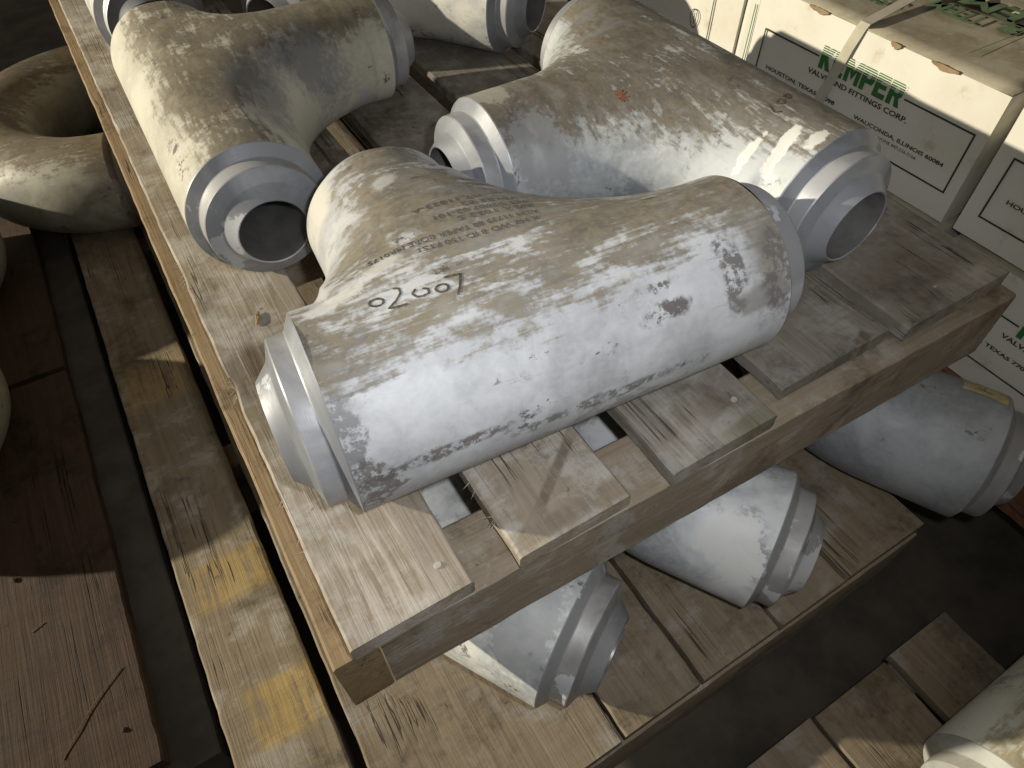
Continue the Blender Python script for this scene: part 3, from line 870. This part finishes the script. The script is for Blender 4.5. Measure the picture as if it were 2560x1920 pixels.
tc_, oc_ = carton('white carton at the right edge with part of the word HOUSTON showing', 0.8005, 1.15, -0.270, 0.087, -0.026, 0.124, 2)
carton_print(tc_, oc_, 0.0685, -0.247, 0.0025)
td_, od_ = carton('white carton behind the right tee with a handwritten circled one', 0.8005, 1.15, 0.480, 0.835, -0.028, 0.126, 3)
face_bar('printed_frame', 0.5315 - od_.y, 0.5335 - od_.y, 0.004 - od_.z, 0.100 - od_.z, INK, td_, 0.7985 - od_.x)
def ring_strip(name, cy, cz, ry_, rz_, w, mat, parent, x):
    vv, ff = [], []
    n = 40
    for k in range(n):
        a = 2 * math.pi * k / n
        wob = 1 + 0.04 * math.sin(3 * a)
        for s_ in (-1, 1):
            vv.append((x, cy + (ry_ * wob + s_ * w) * math.cos(a), cz + (rz_ * wob + s_ * w) * math.sin(a)))
    for k in range(n):
        k2 = (k + 1) % n
        ff.append((2 * k, 2 * k + 1, 2 * k2 + 1, 2 * k2))
    return mesh_obj(name, vv, ff, mat, parent)
PEN = plain_mat('pen_ink', (0.05, 0.05, 0.06), 0.6)
ring_strip('handwriting', 0.565 - od_.y, 0.047 - od_.z, 0.0085, 0.0125, 0.0007, PEN, td_, 0.7984 - od_.x)
face_bar('handwriting', 0.5645 - od_.y, 0.5659 - od_.y, 0.039 - od_.z, 0.055 - od_.z, PEN, td_, 0.7984 - od_.x)
te_, oe_ = carton('narrow white carton edge squeezed between two larger white cartons', 0.806, 1.15, 0.4545, 0.4775, -0.028, 0.127, 4)
face_bar('printed_frame', 0.4605 - oe_.y, 0.4622 - oe_.y, -0.02 - oe_.z, 0.099 - oe_.z, GREEN, te_, 0.804 - oe_.x)
# layer underneath
for k, (y0, y1, lab) in enumerate(((-0.275, 0.080, 'white carton in the bottom layer below the right edge carton'),
                                   (0.095, 0.455, 'white carton in the bottom layer below the strapped carton'),
                                   (0.470, 0.830, 'white carton in the bottom layer farthest back'))):
    tt, oo = carton(lab, 0.8005, 1.15, y0, y1, -0.193, -0.036, 5 + k)
    if k == 0:
        carton_print(tt, oo, 0.0585, -0.254, -0.160)

# ------------------------------------------------------------------ writing on the tees
mk_ = NT('marker_ink')
MARK = mk_.out(mk_.mix(mk_.step(mk_.noise(mk_.tc.outputs['Object'], 330.0, 5, 0.7), 0.42, 0.62, 0, 0.85), (0.055, 0.047, 0.038), (0.150, 0.126, 0.086)), 0.75, 0.0, None, 0.2)
STAMP = plain_mat('stamped_steel', (0.55, 0.53, 0.46), 0.22, 0.9, 0.4, 500)
STAMP_D = plain_mat('stamped_shadow', (0.11, 0.092, 0.06), 0.6, 0.0, 0.3, 300)

def drape(sh, xy, lift=0.0005):
    xy = np.array(xy, float)
    z = sh.top(xy[:, 0], xy[:, 1])
    return [(a, b, c + lift) for (a, b), c in zip(xy, z)]

def stroke(sh, parent, pts, w, name='handwriting'):
    P = [Vector(p) for p in pts]
    # smooth polyline
    Q = []
    for i in range(len(P) - 1):
        for k in range(4):
            Q.append(P[i].lerp(P[i + 1], k / 4))
    Q.append(P[-1])
    L = []
    rnd = random.Random(len(pts))
    for i, q in enumerate(Q):
        d = (Q[min(i + 1, len(Q) - 1)] - Q[max(i - 1, 0)])
        d = d.normalized() if d.length > 0 else Vector((1, 0))
        nrm = Vector((-d.y, d.x)) * w * rnd.uniform(0.75, 1.1)
        L += [q - nrm, q + nrm]
    ff = [(2 * i, 2 * i + 1, 2 * i + 3, 2 * i + 2) for i in range(len(Q) - 1)]
    return mesh_obj(name, drape(sh, [tuple(q) for q in L], 0.0004), ff, MARK, parent)

W2 = 0.0011
stroke(shA, teeA, [(-0.0564, 0.0102), (-0.0576, 0.0086), (-0.0598, 0.0079), (-0.0623, 0.0081), (-0.0646, 0.0092), (-0.0659, 0.011), (-0.066, 0.013), (-0.0647, 0.0147), (-0.0625, 0.0155), (-0.06, 0.0153), (-0.0577, 0.014), (-0.0564, 0.0121), (-0.0564, 0.0102)], W2)
stroke(shA, teeA, [(-0.0465, 0.019), (-0.0427, 0.0174), (-0.0431, 0.0123), (-0.0486, 0.0065), (-0.0555, 0.0021), (-0.0497, 0.0007), (-0.0425, 0.0002)], W2)
stroke(shA, teeA, [(-0.0326, 0.0108), (-0.0363, 0.0072), (-0.0344, 0.0031), (-0.03, 0.0019), (-0.0251, 0.0028), (-0.0247, 0.0071), (-0.0281, 0.009)], W2)
stroke(shA, teeA, [(-0.0111, 0.0015), (-0.0124, 0.0), (-0.0145, -0.0008), (-0.0169, -0.0007), (-0.0189, 0.0004), (-0.02, 0.0022), (-0.0199, 0.0041), (-0.0185, 0.0058), (-0.0164, 0.0067), (-0.0139, 0.0065), (-0.0119, 0.0053), (-0.0109, 0.0035), (-0.0111, 0.0015)], W2)
stroke(shA, teeA, [(-0.0104, 0.0124), (-0.004, 0.0118), (0.0019, 0.011), (-0.003, 0.0), (-0.0083, -0.0086)], W2)
# the same number half visible on the right tee
stroke(shC, teeC, [(-0.1556, 0.0201), (-0.161, 0.0215), (-0.1684, 0.024), (-0.172, 0.019)], W2)
stroke(shC, teeC, [(-0.1579, 0.0031), (-0.162, 0.006), (-0.164, 0.010), (-0.160, 0.0125), (-0.1555, 0.009), (-0.1579, 0.0031)], W2)
stroke(shC, teeC, [(-0.1536, -0.0092), (-0.158, -0.006), (-0.160, -0.0015), (-0.155, -0.001), (-0.1525, -0.005), (-0.1536, -0.0092)], W2)

RUST = plain_mat('rust_red_mark', (0.27, 0.105, 0.05), 0.8, 0, 0.4, 200)
for a_ in (0.2, 0.95, 1.75, 2.5):
    dx_, dy_ = 0.0085 * math.cos(a_), 0.0060 * math.sin(a_)
    st_ = stroke(shC, teeC, [(-0.058 - dx_, 0.120 - dy_), (-0.058, 0.1203), (-0.058 + dx_, 0.120 + dy_)], 0.0010, 'painted_star')
    st_.data.materials[0] = RUST
    for vtx in st_.data.vertices:
        vtx.co.z += 0.00015 * a_

rows = [((-0.003, 0.100), (0.058, 0.100), 'HT 11823-A'), ((0.036, 0.0915), (0.082, 0.0895), '10123 82'),
        ((0.010, 0.083), (0.090, 0.0785), 'TEE 02007 02-101'), ((0.026, 0.0735), (0.090, 0.0695), 'A/SA 1052 S'),
        ((-0.052, 0.0635), (0.088, 0.0575), 'A234 11739 88 TAPER BORE MR0175'), ((-0.015, 0.0515), (0.084, 0.0475), 'X H2 WD 8 ID 150 FTS1')]
for (l, r, txt) in rows:
    v, f = text_mesh(txt, -0.004)
    w, h = v.max(0)
    l, r = Vector(l), Vector(r)
    d = (l - r)
    L = d.length
    dn = d.normalized()
    upv = Vector((dn.y, -dn.x)) * -1        # towards the camera: the rows stand on their heads
    if upv.y > 0:
        upv = -upv
    for m_, sft, lift in ((STAMP_D, 0.0004, 0.0002), (STAMP, 0.0, 0.0005)):
        pts = [tuple(r + dn * (p[0] / w * L) + upv * (p[1] / h * 0.0056 - sft)) for p in v]
        mesh_obj('stamped_text', drape(shA, pts, lift), f, m_, teeA)

# ------------------------------------------------------------------ small things
bm = bmesh.new()
bmesh.ops.create_icosphere(bm, subdivisions=2, radius=1.0)
rnd = random.Random(5)
for v in bm.verts:
    v.co *= rnd.uniform(0.8, 1.15)
    v.co = Vector((v.co.x * 0.0022, v.co.y * 0.010, v.co.z * 0.0020))
chip = bm_obj('wood_chip', bm, plain_mat('bark', (0.36, 0.23, 0.11), 0.8, 0, 0.5, 300), None)
chip.location = (0.049, 0.343, 0.0022)
chip.rotation_euler = (0.02, 0, -0.35)
tag(chip, 'small brown splinter of bark lying on the leftmost deck board', 'wood chip')

# splintered edges of the deck boards
def splinters(name, spots, parent, mat, seed):
    rnd = random.Random(seed)
    vv, ff = [], []
    for (x, y, z, dx, n, spread) in spots:
        for k in range(n):
            px, py = x, y + rnd.uniform(-spread, spread)
            L = rnd.uniform(0.004, 0.012)
            d = Vector((dx * rnd.uniform(0.6, 1.0), rnd.uniform(-0.7, 0.7), rnd.uniform(-0.5, 0.1))).normalized() * L
            b = len(vv)
            vv += [(px, py, z), (px, py + 0.0012, z), (px, py + 0.0005, z - 0.0012), (px + d.x, py + d.y, z + d.z)]
            ff += [(b, b + 1, b + 3), (b + 1, b + 2, b + 3), (b + 2, b, b + 3)]
    o = mesh_obj(name, vv, ff, mat, parent)
    o['kind'] = 'stuff'
    return o
splinters('splinters', [(0.432, 0.09, -0.006, -1, 22, 0.03), (0.001, 0.27, -0.004, -1, 10, 0.02), (0.001, 0.46, -0.004, -1, 12, 0.03), (0.001, 0.1, -0.004, -1, 6, 0.04),
                        (0.139, 0.05, -0.004, -1, 5, 0.03)], up, W_UP, 3)

# yellowed sticker with scrawled marks on the elbow under the right end
LAB = plain_mat('sticker_yellowed', (0.50, 0.42, 0.22), 0.55, 0, 0.35, 40)
def on_tube(x, ph, r=0.0785):
    return (x, r * math.sin(ph), r * math.cos(ph))
vv, ff = [], []
for i in range(9):
    for j in range(13):
        u, v = i / 8, j / 12
        vv.append(on_tube(-0.052 + 0.046 * u + 0.002 * math.sin(5 * v), 0.20 + 0.48 * v + 0.03 * math.sin(4 * u)))
for i in range(8):
    for j in range(12):
        ff.append((i * 13 + j, (i + 1) * 13 + j, (i + 1) * 13 + j + 1, i * 13 + j + 1))
lb = mesh_obj('paper_label', vv, ff, LAB, eI, smooth=True)
for (xa, pa, xb, pb) in ((-0.040, 0.30, -0.018, 0.36), (-0.036, 0.40, -0.020, 0.30), (-0.030, 0.36, -0.026, 0.48), (-0.042, 0.45, -0.030, 0.50)):
    q = []
    for k in range(6):
        t_ = k / 5
        x_, p_ = xa + (xb - xa) * t_, pa + (pb - pa) * t_
        q += [on_tube(x_ - 0.0007, p_, 0.0789), on_tube(x_ + 0.0007, p_ + 0.012, 0.0789)]
    mesh_obj('handwriting', q, [(2 * k, 2 * k + 1, 2 * k + 3, 2 * k + 2) for k in range(5)], PEN, lb)

# straw and crumbs on the dark pallet at the left
STRAW = plain_mat('straw', (0.34, 0.25, 0.12), 0.7, 0, 0.3, 200)
def straw(label, a, b, bow):
    A, B = Vector(a), Vector(b)
    d = (B - A).normalized()
    nrm = Vector((-d.y, d.x, 0))
    vv, ff, n_, r_ = [], [], 14, 0.0005
    for i in range(n_ + 1):
        t_ = i / n_
        p = (B - A) * t_ + nrm * (bow * math.sin(math.pi * t_)) + Vector((0, 0, r_ + 0.0006 * math.sin(3 * t_)))
        for k in range(5):
            q = 2 * math.pi * k / 5
            vv.append(p + nrm * (r_ * math.cos(q)) + Vector((0, 0, r_ * math.sin(q))))
    for i in range(n_):
        for k in range(5):
            k2 = (k + 1) % 5
            ff.append((i * 5 + k, i * 5 + k2, (i + 1) * 5 + k2, (i + 1) * 5 + k))
    ff += [tuple(range(5))[::-1], tuple(n_ * 5 + k for k in range(5))]
    m = mesh_obj('straw', vv, ff, STRAW)
    m.location = A
    tag(m, label, 'straw')
ZD = ZL + 0.0004
straw('long thin straw lying diagonally on the dark pallet at lower left', (-0.292, 0.150, ZD), (-0.226, 0.213, ZD), 0.004)
straw('short bit of straw near the left edge on the dark pallet', (-0.302, 0.304, ZD), (-0.289, 0.309, ZD), 0.001)
CR = plain_mat('dark_crumb', (0.03, 0.022, 0.018), 0.8)
for (x, y, r_, lab) in ((-0.235, 0.147, 0.0035, 'dark crumb on the dark pallet near its front corner'), (-0.312, 0.381, 0.004, 'dark crumb on the dark pallet farther back at the left edge')):
    bm = bmesh.new()
    bmesh.ops.create_icosphere(bm, subdivisions=1, radius=r_)
    rr = random.Random(int(x * -1000))
    for v in bm.verts:
        v.co *= rr.uniform(0.7, 1.2)
        v.co.z *= 0.5
    c_ = bm_obj('crumb', bm, CR)
    c_.location = (x, y, ZD + r_ * 0.3)
    tag(c_, lab, 'debris')
